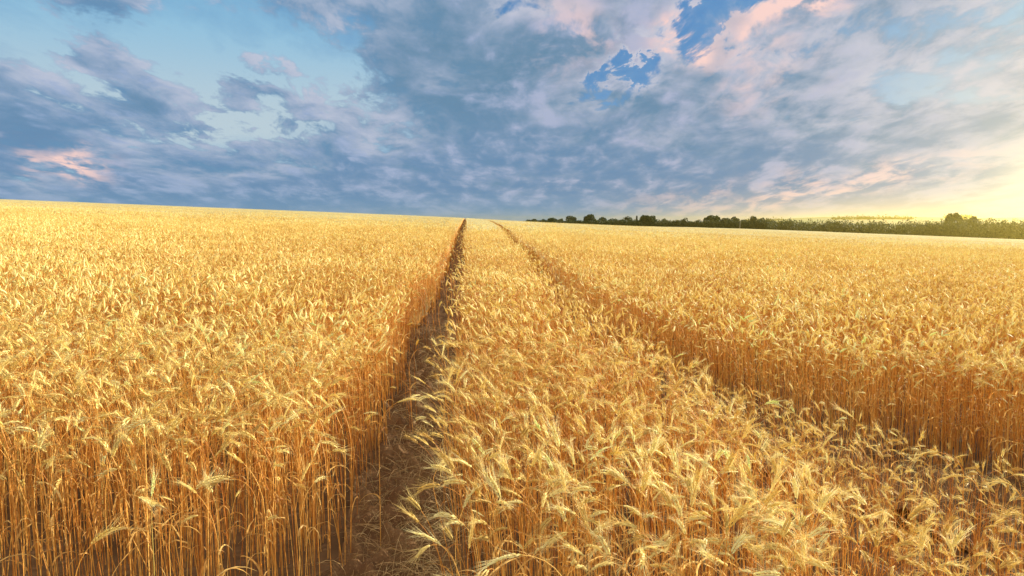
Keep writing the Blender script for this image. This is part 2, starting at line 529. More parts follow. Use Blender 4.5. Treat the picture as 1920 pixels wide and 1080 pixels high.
# ------------------------------------------------------------------ wheat stalks
def stalk_shape(r, bend, H, ear_len, lod, fat=1.0, awn_len=0.06, leaf=True, curl=1.4):
    """one stalk bending towards +x. returns dict part -> (V, F) for stem, ear, awns, leaf"""
    n = 40
    L = H + ear_len
    s = np.linspace(0, L, n)
    t0 = r.uniform(0.60, 0.76)
    th = bend * np.clip((s / L - t0) / (1 - t0), 0, 1) ** curl + r.normal(0, 0.03) * (s / L)
    ds = L / (n - 1)
    px = np.concatenate([[0], np.cumsum(np.sin((th[1:] + th[:-1]) / 2) * ds)])
    pz = np.concatenate([[0], np.cumsum(np.cos((th[1:] + th[:-1]) / 2) * ds)])
    wob = r.normal(0, 0.006) * np.sin(s / L * math.pi * r.uniform(0.8, 2.0))
    P = np.stack([px, wob, pz], -1)

    def at(q):
        q = np.clip(q, 0, L)
        p = np.array([np.interp(q, s, P[:, k]) for k in range(3)])
        a = np.interp(q, s, th)
        return p, np.array([math.sin(a), 0, math.cos(a)]), np.array([math.cos(a), 0, -math.sin(a)])
    B = np.array([0.0, 1.0, 0.0])
    parts = {}
    # stem
    q = {0: [0, .25, .5, .68, .78, .86, .93, 1.0], 1: [0, .4, .7, .85, 1.0], 2: [0, .6, 1.0], -1: list(np.linspace(0, .6, 4)) + list(np.linspace(.68, 1, 9))}[lod]
    sides = 5 if lod < 0 else 3
    V, F = [], []
    for k in q:
        p, T, Nn = at(k * H)
        rad = (0.0018 - 0.0008 * k) * fat
        if lod < 1 and abs(k - 0.5) < 0.04:
            rad *= 1.35
        for j in range(sides):
            a = 2 * math.pi * j / sides
            V.append(p + rad * (math.cos(a) * Nn + math.sin(a) * B))
    for i in range(len(q) - 1):
        for j in range(sides):
            a, b = i * sides + j, i * sides + (j + 1) % sides
            F += [(a, b, b + sides), (a, b + sides, a + sides)]
    parts['stem'] = (np.array(V), np.array(F))
    # ear
    phi = r.uniform(0, math.pi)
    V, F, AV, AF = [], [], [], []
    if lod <= 0:
        ns = 20 if lod < 0 else 15
        sd_ = 4 if lod < 0 else 3
        for i in range(ns):
            k = i / (ns - 1)
            p, T, Nn = at(H + ear_len * 0.93 * k)
            side = 1 if i % 2 else -1
            ang = phi + r.normal(0, 0.35)
            d = side * (math.cos(ang) * Nn + math.sin(ang) * B)
            e = np.cross(T, d)
            size = (0.75 + 0.5 * math.sin(math.pi * min(k * 0.85 + 0.12, 1))) * fat ** 0.6
            ax = T * 0.92 + d * 0.36
            ax /= np.linalg.norm(ax)
            b0 = p + d * 0.0012
            ln = 0.0165 * size
            rw, rt = 0.0036 * size, 0.0029 * size
            base = len(V)
            V.append(b0)
            mid = b0 + ax * ln * 0.42
            d2 = d - ax * np.dot(d, ax)
            d2 /= np.linalg.norm(d2)
            for j in range(sd_):
                a = 2 * math.pi * j / sd_
                V.append(mid + d2 * math.cos(a) * rt + e * math.sin(a) * rw)
            tip = b0 + ax * ln
            V.append(tip)
            for j in range(sd_):
                a, b = base + 1 + j, base + 1 + (j + 1) % sd_
                F += [(base, b, a), (a, b, base + sd_ + 1)]
            for _ in range(2 if lod < 0 else 1):
                ad = T * 1.0 + d * r.uniform(0.15, 0.45) + Nn * r.normal(0, 0.14) + B * r.normal(0, 0.14)
                ad /= np.linalg.norm(ad)
                al = awn_len * (0.75 + 0.5 * r.random()) * (0.8 + 0.3 * math.sin(math.pi * k))
                wv = np.cross(ad, r.normal(0, 1, 3))
                wv *= 0.0003 * fat / np.linalg.norm(wv)
                bend_v = d * al * r.uniform(0.05, 0.16)
                i0 = len(AV)
                st = tip - ad * 0.003
                AV += [st - wv, st + wv, st + ad * al * 0.55 + bend_v * 0.3 + wv * 0.7, st + ad * al * 0.55 + bend_v * 0.3 - wv * 0.7, st + ad * al + bend_v]
                AF += [(i0, i0 + 1, i0 + 2), (i0, i0 + 2, i0 + 3), (i0 + 3, i0 + 2, i0 + 4)]
    else:
        rings = [0.0, 0.22, 0.6, 1.0] if lod == 1 else [0.0, 0.4, 1.0]
        rads = [0.002, 0.0062, 0.0055, 0.0012] if lod == 1 else [0.002, 0.007, 0.001]
        sd_ = 4 if lod == 1 else 3
        for k, rr in zip(rings, rads):
            p, T, Nn = at(H + ear_len * k)
            for j in range(sd_):
                a = 2 * math.pi * j / sd_ + phi
                V.append(p + rr * fat * (math.cos(a) * Nn + math.sin(a) * B) * (1.15 if j % 2 else 0.85))
        for i in range(len(rings) - 1):
            for j in range(sd_):
                a, b = i * sd_ + j, i * sd_ + (j + 1) % sd_
                F += [(a, b, b + sd_), (a, b + sd_, a + sd_)]
        for i in range(7 if lod == 1 else 3):
            k = r.uniform(0.15, 0.95)
            p, T, Nn = at(H + ear_len * k)
            an = r.uniform(0, 2 * math.pi)
            d = math.cos(an) * Nn + math.sin(an) * B
            ad = T + d * r.uniform(0.3, 0.65)
            ad /= np.linalg.norm(ad)
            wv = np.cross(ad, r.normal(0, 1, 3))
            wv *= 0.00055 * fat / np.linalg.norm(wv)
            i0 = len(AV)
            AV += [p - wv, p + wv, p + ad * awn_len * r.uniform(0.9, 1.3)]
            AF += [(i0, i0 + 1, i0 + 2)]
    parts['ear'] = (np.array(V), np.array(F))
    parts['awns'] = (np.array(AV), np.array(AF))
    if leaf and lod < 2:
        V, F = [], []
        k0 = r.uniform(0.28, 0.62)
        p, T, Nn = at(k0 * H)
        an = r.uniform(0, 2 * math.pi)
        out = np.array([math.cos(an), math.sin(an), 0])
        ll = r.uniform(0.10, 0.24)
        el = r.uniform(0.9, 1.35)
        de = -r.uniform(1.2, 3.2)
        m = 7 if lod < 0 else (5 if lod == 0 else 3)
        pos = p.copy()
        tw0, tw1 = r.uniform(0, 3), r.normal(0, 2.0)
        for i in range(m):
            k = i / (m - 1)
            a = el + de * k
            dirv = out * math.cos(a) + np.array([0, 0, math.sin(a)])
            sidev = np.array([-math.sin(an), math.cos(an), 0])
            upv = np.cross(sidev, dirv)
            wv = (sidev * math.cos(tw0 + tw1 * k) + upv * math.sin(tw0 + tw1 * k)) * 0.0042 * fat * (1 - 0.9 * k ** 1.5)
            V += [pos - wv, pos + wv]
            pos = pos + dirv * ll / (m - 1)
        for i in range(m - 1):
            a = 2 * i
            F += [(a, a + 1, a + 3), (a, a + 3, a + 2)]
        parts['leaf'] = (np.array(V), np.array(F))
    return parts


PART_MAT = {'stem': 0, 'ear': 1, 'awns': 2, 'leaf': 3}
MATS = [M_STEM, M_EAR, M_AWN, M_LEAF, M_CANOPY]


def joined(parts):
    V, F, Mi, k = [], [], [], 0
    for nme, (v, f) in parts.items():
        if len(v) == 0:
            continue
        V.append(v)
        F.append(f + k)
        Mi.append(np.full(len(f), PART_MAT[nme]))
        k += len(v)
    return np.concatenate(V), np.concatenate(F), np.concatenate(Mi)


class Batch:
    def __init__(self):
        self.V, self.F, self.M, self.T, self.k = [], [], [], [], 0

    def add(self, V, F, M, T):
        self.V.append(V.astype(np.float32))
        self.F.append((F + self.k).astype(np.int32))
        self.M.append(M.astype(np.int8))
        self.T.append(T.astype(np.float32))
        self.k += len(V)

    def scatter(self, variants, P, rot, lean, scale, tint):
        """P (n,3), rot (n), lean (n,2) sideways shift per unit of height, scale (n)"""
        which = rng.integers(0, len(variants), len(P))
        for vi, (v, f, m) in enumerate(variants):
            s = np.nonzero(which == vi)[0]
            if len(s) == 0:
                continue
            c, sn = np.cos(rot[s])[:, None], np.sin(rot[s])[:, None]
            sc = scale[s][:, None]
            lx, ly = lean[s, 0][:, None], lean[s, 1][:, None]
            X = (v[None, :, 0] * c - v[None, :, 1] * sn)
            Y = (v[None, :, 0] * sn + v[None, :, 1] * c)
            Zr = v[None, :, 2]
            pw = np.abs(Zr) ** 1.25
            X = (X + lx * pw) * sc + P[s, 0][:, None]
            Y = (Y + ly * pw) * sc + P[s, 1][:, None]
            Z = Zr * sc * (1 - 0.42 * (lx ** 2 + ly ** 2)) + P[s, 2][:, None]
            V = np.stack([X, Y, Z], -1).reshape(-1, 3)
            F = (f[None] + (np.arange(len(s)) * len(v))[:, None, None]).reshape(-1, 3)
            self.add(V, F, np.tile(m, len(s)), np.repeat(tint[s], len(v)))


def zone(x, y):
    """0 left crop, 1 centre strip, 2 right crop, -1 on a track"""
    la, lb = left_edges(y)
    ra, rb = right_edges(y)
    z = np.full(len(x), -1)
    z[x < la] = 0
    z[(x > lb) & (x < ra)] = 1
    z[x > rb] = 2
    return z


def edge_dist(x, y):
    la, lb = left_edges(y)
    ra, rb = right_edges(y)
    return np.min(np.abs(np.stack([x - la, x - lb, x - ra, x - rb])), 0)


def scatter_points(y0, y1, dens, margin=0.9, blur=0.0):
    """random crop positions between two depths inside the view's wedge, off the tracks"""
    wmax = 0.80 * y1 + margin
    n = rng.poisson(2 * wmax * (y1 - y0) * dens)
    x = rng.uniform(-wmax, wmax, n)
    y = rng.uniform(y0, y1, n)
    y = y + rng.normal(0, 1, n) * blur
    k = np.abs(x) < 0.80 * y + margin
    x, y = x[k], y[k]
    z = zone(x, y)
    # the crop starts a little way off: the viewer stands on the trodden edge
    first = np.where(z == 0, 2.5, np.where(z == 1, 1.95, 1.7)) + rng.normal(0, 0.16, len(x))
    # ragged rims along the tracks
    k = (z >= 0) & (y > first) & ((edge_dist(x, y) > 0.10) | (rng.random(len(x)) < 0.62))
    stray = (z < 0) & (rng.random(len(x)) < 0.04) & (y > 4.2)
    z = np.where(stray, 0, z)
    k |= stray
    return x[k], y[k], z[k]


def lean_of(x, y, z):
    """how the crop leans: the left block stands up, the centre strip is blown to the left and forward"""
    n = len(x)
    lx = rng.normal(0.0, 0.06, n)
    ly = rng.normal(0.0, 0.06, n)
    wild = rng.random(n) < 0.12
    lx = np.where(wild, lx * 2.6, lx)
    ly = np.where(wild, ly * 2.6, ly)
    la, lb = left_edges(y)
    ra, rb = right_edges(y)
    mid = z == 1
    lx[mid] += -0.05
    ly[mid] += -0.03
    d = np.clip((x - lb) / 0.28, 0, 1)
    lx = np.where(mid & (d < 1), lx - (0.05 + 0.16 * (1 - smoothstep(y, 2.2, 4.0))) * (1 - d) * rng.uniform(0.0, 1.8, n), lx)
    lx = np.where((z == 0) & (la - x < 0.25), np.clip(lx, -0.2, 0.04) - 0.03, lx)
    d = np.clip((ra - x) / 0.35, 0, 1)
    lx = np.where(mid & (d < 1), lx + 0.10 * (1 - d), lx)
    lx[z == 2] += -0.04
    # slow gusts across the field
    g = np.sin(x * 0.9 + 1.7 * np.sin(y * 0.45)) * np.sin(y * 0.7 + 0.6)
    lx += 0.05 * g
    return np.stack([lx, ly], -1)


def rot_of(x, y, z):
    n = len(x)
    base = np.where(z == 0, rng.choice([0.0, math.pi], n, p=[0.5, 0.5]), np.where(z == 1, rng.choice([0.0, math.pi], n, p=[0.3, 0.7]), rng.choice([0.0, math.pi], n)))
    return base + rng.normal(0, 0.95, n)


def height_of(x, y, z):
    n = len(x)
    sc = rng.normal(1.0, 0.07, n) - 0.36 * (rng.random(n) < 0.32) * rng.random(n)
    sc += 0.05 * np.sin(x * 1.3 + 0.8 * y) * np.sin(0.9 * y - 0.4 * x)
    lat = x - xc(y)
    low = smoothstep(lat, 1.25, 1.75) * (1 - smoothstep(y, 4.8, 6.0))
    sc = np.where(z == 1, sc * (0.95 - 0.27 * low), sc)
    return np.clip(sc, 0.6, 1.22)


def bends(r, n):
    b = []
    for i in range(n):
        k = r.random()
        b.append(r.uniform(0.35, 0.9) if k < 0.36 else (r.uniform(0.9, 1.7) if k < 0.74 else r.uniform(1.7, 2.6)))
    return b


vr = np.random.default_rng(3)
VAR = {}
for lod, nv, fat in ((0, 34, 1.0), (1, 26, 1.25), (2, 16, 1.55)):
    VAR[lod] = []
    for b in bends(vr, nv):
        VAR[lod].append(joined(stalk_shape(vr, b, vr.uniform(0.70, 0.80), vr.uniform(0.058, 0.08), lod, fat, vr.uniform(0.038, 0.055), leaf=vr.random() < 0.85)))

field = Batch()
N_SINGLE = 270

# ---- nearest crop
x, y, z = scatter_points(1.6, 5.2, 360, 0.9, 0.12)
k = y > 1.58
x, y, z = x[k], y[k], z[k]
lean, rot, sc = lean_of(x, y, z), rot_of(x, y, z), height_of(x, y, z)
tint = np.clip(rng.normal(0.5, 0.22, len(x)), 0, 1)
gzv = gz(x, y)
# the stalks whose ears show nearest in the picture become things of their own
ex = x + lean[:, 0] * 0.7 * sc
ey = y + lean[:, 1] * 0.7 * sc
ez = gzv + 0.76 * sc
c_, s_ = math.cos(PITCH), math.sin(PITCH)
depth = ey * c_ - (ez - CAM_H) * s_
vpy = 540 - F_PX * (ey * s_ + (ez - CAM_H) * c_) / depth
vpx = 960 + F_PX * ex / depth
inside = (vpx > 15) & (vpx < 1905) & (vpy < 1060) & (depth > 1.45)
order = np.argsort(np.where(inside, depth, 99))
single = order[:N_SINGLE]
mask = np.ones(len(x), bool)
mask[single] = False
field.scatter(VAR[0], np.stack([x, y, gzv], -1)[mask], rot[mask], lean[mask], sc[mask], tint[mask])
_ra, _rb = right_edges(y)
where = np.where(x < xc(y) - 0.38, 0, np.where(x < 0.5 * (_ra + _rb), 1, 2))
singles = [(x[i], y[i], gzv[i], where[i], rot[i], lean[i], sc[i], tint[i]) for i in single]

# ---- middle distance
x, y, z = scatter_points(5.2, 14, 280, 0.9, 0.3)
sc = height_of(x, y, z)
field.scatter(VAR[1], np.stack([x, y, gz(x, y)], -1), rot_of(x, y, z), lean_of(x, y, z), sc, np.clip(rng.normal(0.5, 0.22, len(x)), 0, 1))
for a, b, dens in ((14, 24, 220), (24, 44, 140)):
    x, y, z = scatter_points(a, b, dens, 1.5, 0.8)
    sc = height_of(x, y, z)
    field.scatter(VAR[2], np.stack([x, y, gz(x, y)], -1), rot_of(x, y, z), lean_of(x, y, z), sc, np.clip(rng.normal(0.5, 0.22, len(x)), 0, 1))

# ---- far crop: ears that stand out of the canopy
TOP = []
for i in range(14):
    p = stalk_shape(vr, vr.uniform(0.5, 1.9), 0.75, 0.09, 2, 2.6, 0.06, leaf=False)
    v, f, m = joined(p)
    v = v.copy()
    v[:, 0] -= v[:, 0].mean() * 0.5
    TOP.append((v, f, m))
for a, b, dens in ((44, 70, 36), (70, 120, 11), (120, 220, 2.2), (220, 376, 0.6)):
    x, y, z = scatter_points(a, b, dens, 2.0, 0.0)
    sc = height_of(x, y, z) * (1.0 if a < 100 else 1.03)
    field.scatter(TOP, np.stack([x, y, gz(x, y)], -1), rot_of(x, y, z), lean_of(x, y, z), sc, np.clip(rng.normal(0.52, 0.24, len(x)), 0, 1))


# ---- the closed canopy of the distant crop, cut by the two tracks
def canopy_sheet(side):
    yy = np.concatenate([np.linspace(10, 30, 70), np.geomspace(30.5, FIELD_END, 170)])
    la, lb = left_edges(yy)
    ra, rb = right_edges(yy)
    la, lb, ra, rb = la - 0.13, lb + 0.10, ra - 0.10, rb + 0.13
    hgt = 0.02 + 0.50 * smoothstep(yy, 11, 24) + 0.22 * smoothstep(yy, 28, 60)
    if side == 1:
        t = np.linspace(0, 1, 13)
        X = lb[:, None] + (ra - lb)[:, None] * t
        wall = (0, -1)
    else:
        u = np.concatenate([[0], np.geomspace(0.02, 1, 70)])
        W = 0.85 * yy + 6
        e = la if side == 0 else rb
        sg = -1 if side == 0 else 1
        X = e[:, None] + sg * W[:, None] * u[None, :]
        wall = (0,)
    Y = np.repeat(yy[:, None], X.shape[1], 1)
    Z = gz(X, Y) + hgt[:, None] + rng.normal(0, 0.035, X.shape) * (hgt[:, None] > 0.3)
    cols_x, cols_y, cols_z = [X], [Y], [Z]
    if 0 in wall:
        cols_x.insert(0, X[:, :1]); cols_y.insert(0, Y[:, :1]); cols_z.insert(0, gz(X[:, :1], Y[:, :1]))
    if -1 in wall:
        cols_x.append(X[:, -1:]); cols_y.append(Y[:, -1:]); cols_z.append(gz(X[:, -1:], Y[:, -1:]))
    X, Y, Z = np.concatenate(cols_x, 1), np.concatenate(cols_y, 1), np.concatenate(cols_z, 1)
    X = X + rng.normal(0, 0.03, X.shape)
    # far end goes down to the ground
    X = np.concatenate([X, X[-1:]]); Y = np.concatenate([Y, Y[-1:] + 0.5]); Z = np.concatenate([Z, gz(X[-1:], Y[-1:])])
    r, c = X.shape
    i = np.arange(r - 1)[:, None] * c + np.arange(c - 1)[None, :]
    F = np.concatenate([np.stack([i, i + 1, i + c + 1], -1).reshape(-1, 3), np.stack([i, i + c + 1, i + c], -1).reshape(-1, 3)])
    V = np.stack([X, Y, Z], -1).reshape(-1, 3)
    mi = np.full(len(F), 4)
    ncol = c - 1
    colid = np.tile(np.arange(ncol), (r - 1))
    edge = np.zeros(ncol, bool)
    edge[0] = 0 in wall
    edge[-1] = edge[-1] or (-1 in wall)
    mi[np.tile(edge[colid], 2)] = 0
    field.add(V, F, mi, np.full(len(V), 0.42))


for sd_i in (0, 1, 2):
    canopy_sheet(sd_i)

me = mesh_from("wheat_crop", np.concatenate(field.V), np.concatenate(field.F), MATS, np.concatenate(field.M), {'tint': np.concatenate(field.T)})
print("WHEAT tris", len(me.polygons))
o = link(bpy.data.objects.new("wheat_crop", me))
tag(o, "ripe golden wheat crop filling the field to the skyline", "wheat", kind="stuff")
del field

# ------------------------------------------------------------------ single stalks near the camera
PROTO = []
sr = np.random.default_rng(21)
for i in range(18):
    pose = i % 3
    b = (sr.uniform(0.3, 0.75), sr.uniform(0.95, 1.6), sr.uniform(1.9, 2.7))[pose]
    parts = stalk_shape(sr, b, sr.uniform(0.70, 0.80), sr.uniform(0.06, 0.082), -1, 1.0, sr.uniform(0.045, 0.058), leaf=True)
    PROTO.append((pose, parts))


def stalk_meshes(parts, tint, tag_n):
    out = {}
    for nme, mname in (('stem', M_STEM), ('ear', M_EAR), ('awns', M_AWN), ('leaf', M_LEAF)):
        if nme in parts and len(parts[nme][0]):
            v, f = parts[nme]
            out[nme] = mesh_from(nme, v, f, [mname], None, {'tint': np.full(len(v), tint)}, smooth=(nme == 'stem'))
    return out


def place_stalk(meshes, loc, rz, lean, scale, label, group=None):
    root = bpy.data.objects.new("wheat_stalk", None)
    root.empty_display_size = 0.05
    root.location = loc
    tilt = Vector((lean[0] * 0.9, lean[1] * 0.9, 1)).normalized()
    qz = Vector((0, 0, 1)).rotation_difference(tilt).to_matrix() @ Matrix.Rotation(rz, 3, 'Z')
    root.rotation_euler = qz.to_euler()
    root.scale = (scale,) * 3
    link(root)
    tag(root, label, "wheat", group)
    ear = None
    for nme in ('stem', 'ear', 'awns', 'leaf'):
        if nme in meshes:
            ob = bpy.data.objects.new(nme, meshes[nme])
            link(ob, ear if nme == 'awns' else root)
            if nme == 'ear':
                ear = ob
    return root


PM = []
for i, (pose, parts) in enumerate(PROTO):
    for tn in (0.3, 0.5, 0.72):
        PM.append((pose, tn, stalk_meshes(parts, tn, i)))
POSE = ("with slanting ear", "with ear nodding sideways", "with ear hooked over")
WHERE = ("in the nearest crop left of the bare track", "in the nearest crop between the two tracks", "in the nearest crop right of the curving track")
for (px_, py_, pz_, zn, rz, ln, scl, tn) in singles:
    pose = int(rng.integers(0, 3))
    cand = [m for m in PM if m[0] == pose]
    cand.sort(key=lambda m: abs(m[1] - tn))
    mm = cand[int(rng.integers(0, 6))]
    place_stalk(mm[2], (px_, py_, pz_ - 0.01), rz, ln, scl, "wheat stalk %s %s" % (POSE[pose], WHERE[zn]),
                "%s wheat stalks %s" % (("slanting", "nodding", "hooked")[pose], WHERE[zn]))


def at_px(px, py, depth_y):
    d = ray(px, py)
    return np.array([d[0] * depth_y, depth_y, CAM_H + d[2] * depth_y])


def special(px, py, depth_y, bend, right, label, curl=1.4, tint=0.6, lean=0.0, ear_len=0.095, curve_from=None):
    """a stalk whose highest point stands where the photo shows it: its base is on the ground under it"""
    r = np.random.default_rng(int(px * 7 + py))
    top = at_px(px, py, depth_y)
    g = float(gz(top[0], depth_y))
    h = top[2] - g
    parts = stalk_shape(r, bend, 1.0, ear_len / max(h, 0.2), -1, 1.0 / max(h, 0.2), 0.055 / max(h, 0.2), leaf=True, curl=curl)
    allv = np.concatenate([v for nme, (v, f) in parts.items() if nme in ('stem', 'ear')])
    it = int(np.argmax(allv[:, 2]))
    sc = h / allv[it, 2]
    rz = 0.0 if right else math.pi
    dx = allv[it, 0] * (1 if right else -1) * sc
    parts = {k2: (v * sc, f) for k2, (v, f) in parts.items()}
    base = (top[0] - dx - lean * h, depth_y, g - 0.01)
    return place_stalk(stalk_meshes(parts, tint, 0), base, rz + r.normal(0, 0.25), (lean, 0), 1.0, label)


special(1765, 848, 3.0, 2.5, False, "tall wheat stalk arching to the left over the small bare patch", 1.0, 0.6)
special(1795, 885, 2.9, 2.2, False, "shorter wheat stalk curled under the tall arching one by the bare patch", 1.0, 0.5)
special(1885, 900, 2.7, 2.0, False, "wheat stalk with a fat ear reaching left, right of the bare patch", 1.0, 0.55)
special(1900, 960, 2.45, 1.9, False, "low wheat ear lying nearly flat below the bare patch at the edge", 1.1, 0.45)
special(1560, 745, 3.1, 1.1, False, "pale wheat ear slanting up left from the right edge of the centre strip", 1.4, 0.75, -0.2)
special(820, 705, 3.3, 1.1, False, "wheat ear leaning left over the bare soil of the track", 1.3, 0.75, -0.15)
special(848, 685, 3.4, 0.3, True, "wheat ear standing straight up at the track's right side", 1.3, 0.6)
special(775, 738, 3.2, 1.6, True, "wheat stalk from the left bank bowing right across the track", 1.0, 0.65)
special(770, 985, 1.95, 1.5, False, "pale bearded ear drooping left low over the straw of the track", 1.4, 0.8, -0.12)
special(800, 850, 2.35, 1.3, False, "bearded ear stretched left over the straw litter in the track", 1.5, 0.7, -0.12)
special(965, 1028, 1.75, 2.3, False, "pale ear bent into a full arch at the picture's foot, right of the track", 1.0, 0.8)
special(880, 808, 2.6, 0.7, False, "whitish upright ear at the left rim of the centre strip", 1.3, 0.95, -0.1)
special(400, 910, 2.1, 1.7, True, "wheat ear nodding right against the dark gaps of the left crop", 1.2, 0.6)
special(288, 878, 2.2, 0.25, True, "straight pale ear standing out in the left crop", 1.3, 0.95)
special(215, 985, 1.85, 1.3, True, "thick bearded ear slanting down at the lower left", 1.3, 0.55)
special(330, 1068, 1.62, 1.8, True, "low ear bending right at the very bottom of the left crop", 1.2, 0.6)


# ------------------------------------------------------------------ straw and dead grass on the tracks
def litter():
    b = Batch()
    r = np.random.default_rng(9)

    def blade(p, an, L, el, droop, w, t):
        m = 6
        pos = np.array(p, dtype=float)
        V = []
        tw = r.uniform(0, 3)
        for i in range(m):
            k = i / (m - 1)
            a = el + droop * k
            d = np.array([math.cos(an) * math.cos(a), math.sin(an) * math.cos(a), math.sin(a)])
            sv = np.array([-math.sin(an), math.cos(an), 0.0])
            wv = (sv * math.cos(tw) + np.cross(sv, d) * math.sin(tw)) * w * (1 - 0.7 * k)
            q = pos.copy()
            q[2] = max(q[2], float(gz(q[0], q[1])) + 0.012)
            V += [q - wv, q + wv]
            pos = q + d * L / (m - 1)
        F = []
        for i in range(m - 1):
            F += [(2 * i, 2 * i + 1, 2 * i + 3), (2 * i, 2 * i + 3, 2 * i + 2)]
        b.add(np.array(V), np.array(F), np.zeros(len(F)), np.full(len(V), t))
    for edges, n, y1 in ((left_edges, 5600, 10.0), (right_edges, 2600, 6.5)):
        for i in range(n):
            yy = 1.6 + (y1 - 1.6) * r.random() ** 1.5
            a, c = edges(yy)
            c = min(c, a + 2.2)
            u = r.beta(1.6, 0.9) if edges is left_edges else r.random()
            xx = a + (c - a) * (u * 1.15 - 0.05)
            up = r.random() < 0.40
            if r.random() < 0.22:               # cut stubble
                blade((xx, yy, float(gz(xx, yy))), r.uniform(0, 6.28), r.uniform(0.04, 0.11), r.uniform(1.1, 1.57), 0.0, 0.0016, np.clip(r.normal(0.6, 0.2), 0, 1))
                continue
            g = float(gz(xx, yy)) + 0.02
            blade((xx, yy, g), r.uniform(0, 6.28), r.uniform(0.10, 0.32), r.uniform(0.5, 1.4) if up else r.uniform(0.0, 0.5), -r.uniform(1.0, 2.6) if up else -0.5, r.uniform(0.0012, 0.0026), np.clip(r.normal(0.5, 0.25), 0, 1))
    V, F = np.concatenate(b.V), np.concatenate(b.F)
    o = link(bpy.data.objects.new("straw_litter", mesh_from("straw_litter", V, F, [M_LITTER], None, {'tint': np.concatenate(b.T)})))
    tag(o, "tangled brown straw and dead grass lying on the bare tracks", "straw", kind="stuff")


litter()


# ------------------------------------------------------------------ trees beyond the field
def leaf_mat(name, a, b):
    m, N = new_mat(name)
    out = N.n('ShaderNodeOutputMaterial')
    geo = N.n('ShaderNodeNewGeometry')
    n = N.noise(geo.outputs['Position'], 0.5, 4, 0.6)
    cc = N.mix(N.smooth(n, 0.35, 0.65), a, b)
    p = N.n('ShaderNodeBsdfPrincipled')
    p.inputs['Roughness'].default_value = 0.7
    p.inputs['Specular IOR Level'].default_value = 0.2
    N.t.links.new(cc, p.inputs['Base Color'])
    tr = N.n('ShaderNodeBsdfTranslucent')
    N.t.links.new(cc, tr.inputs[0])
    mx = N.n('ShaderNodeMixShader')
    mx.inputs[0].default_value = 0.18
    N.t.links.new(p.outputs[0], mx.inputs[1])
    N.t.links.new(tr.outputs[0], mx.inputs[2])
    N.t.links.new(mx.outputs[0], out.inputs[0])
    return m


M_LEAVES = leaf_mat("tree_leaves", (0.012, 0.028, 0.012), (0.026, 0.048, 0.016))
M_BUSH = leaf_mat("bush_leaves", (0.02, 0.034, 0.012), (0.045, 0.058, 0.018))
M_BARK, _N = new_mat("bark")
_o = _N.n('ShaderNodeOutputMaterial')
_p = _N.n('ShaderNodeBsdfPrincipled')
_p.inputs['Roughness'].default_value = 0.9
_g = _N.n('ShaderNodeNewGeometry')
_N.t.links.new(_N.mix(_N.noise(_g.outputs['Position'], 3.0, 5, 0.6), (0.05, 0.035, 0.025), (0.12, 0.09, 0.065)), _p.inputs['Base Color'])
_N.t.links.new(_p.outputs[0], _o.inputs[0])


def leaf_quads(C, size, r):
    n = len(C)
    a = r.normal(0, 1, (n, 3))
    a /= np.linalg.norm(a, axis=1)[:, None]
    b = np.cross(a, r.normal(0, 1, (n, 3)))
    b /= np.linalg.norm(b, axis=1)[:, None]
    s = size * r.uniform(0.6, 1.4, n)[:, None]
    V = np.stack([C - a * s, C + b * s * 0.6, C + a * s, C - b * s * 0.6], 1).reshape(-1, 3)
    F = np.arange(4 * n).reshape(-1, 4)
    return V, F


def crown_points(r, cx, cy_, cz, rx, ry, rz, n, lobes):
    out = []
    for i in range(lobes):
        d = r.normal(0, 1, 3)
        d /= np.linalg.norm(d)
        k = r.uniform(0.35, 0.72)
        c = np.array([cx + d[0] * rx * k, cy_ + d[1] * ry * k, cz + d[2] * rz * k])
        lr = r.uniform(0.34, 0.55)
        m = max(4, n // lobes)
        q = r.normal(0, 1, (m, 3))
        q /= np.linalg.norm(q, axis=1)[:, None]
        q *= (r.uniform(0.55, 1.0, m) ** 0.5)[:, None]
        out.append(c + q * np.array([rx, ry, rz]) * lr)
    return np.concatenate(out)


def tube(points, radii, sides=6):
    V, F = [], []
    for i, (p, rr) in enumerate(zip(points, radii)):
        p = np.array(p, float)
        for j in range(sides):
            a = 2 * math.pi * j / sides
            V.append(p + rr * np.array([math.cos(a), math.sin(a), 0]))
    for i in range(len(points) - 1):
        for j in range(sides):
            a, b = i * sides + j, i * sides + (j + 1) % sides
            F.append((a, b, b + sides, a + sides))
    return np.array(V), np.array(F)


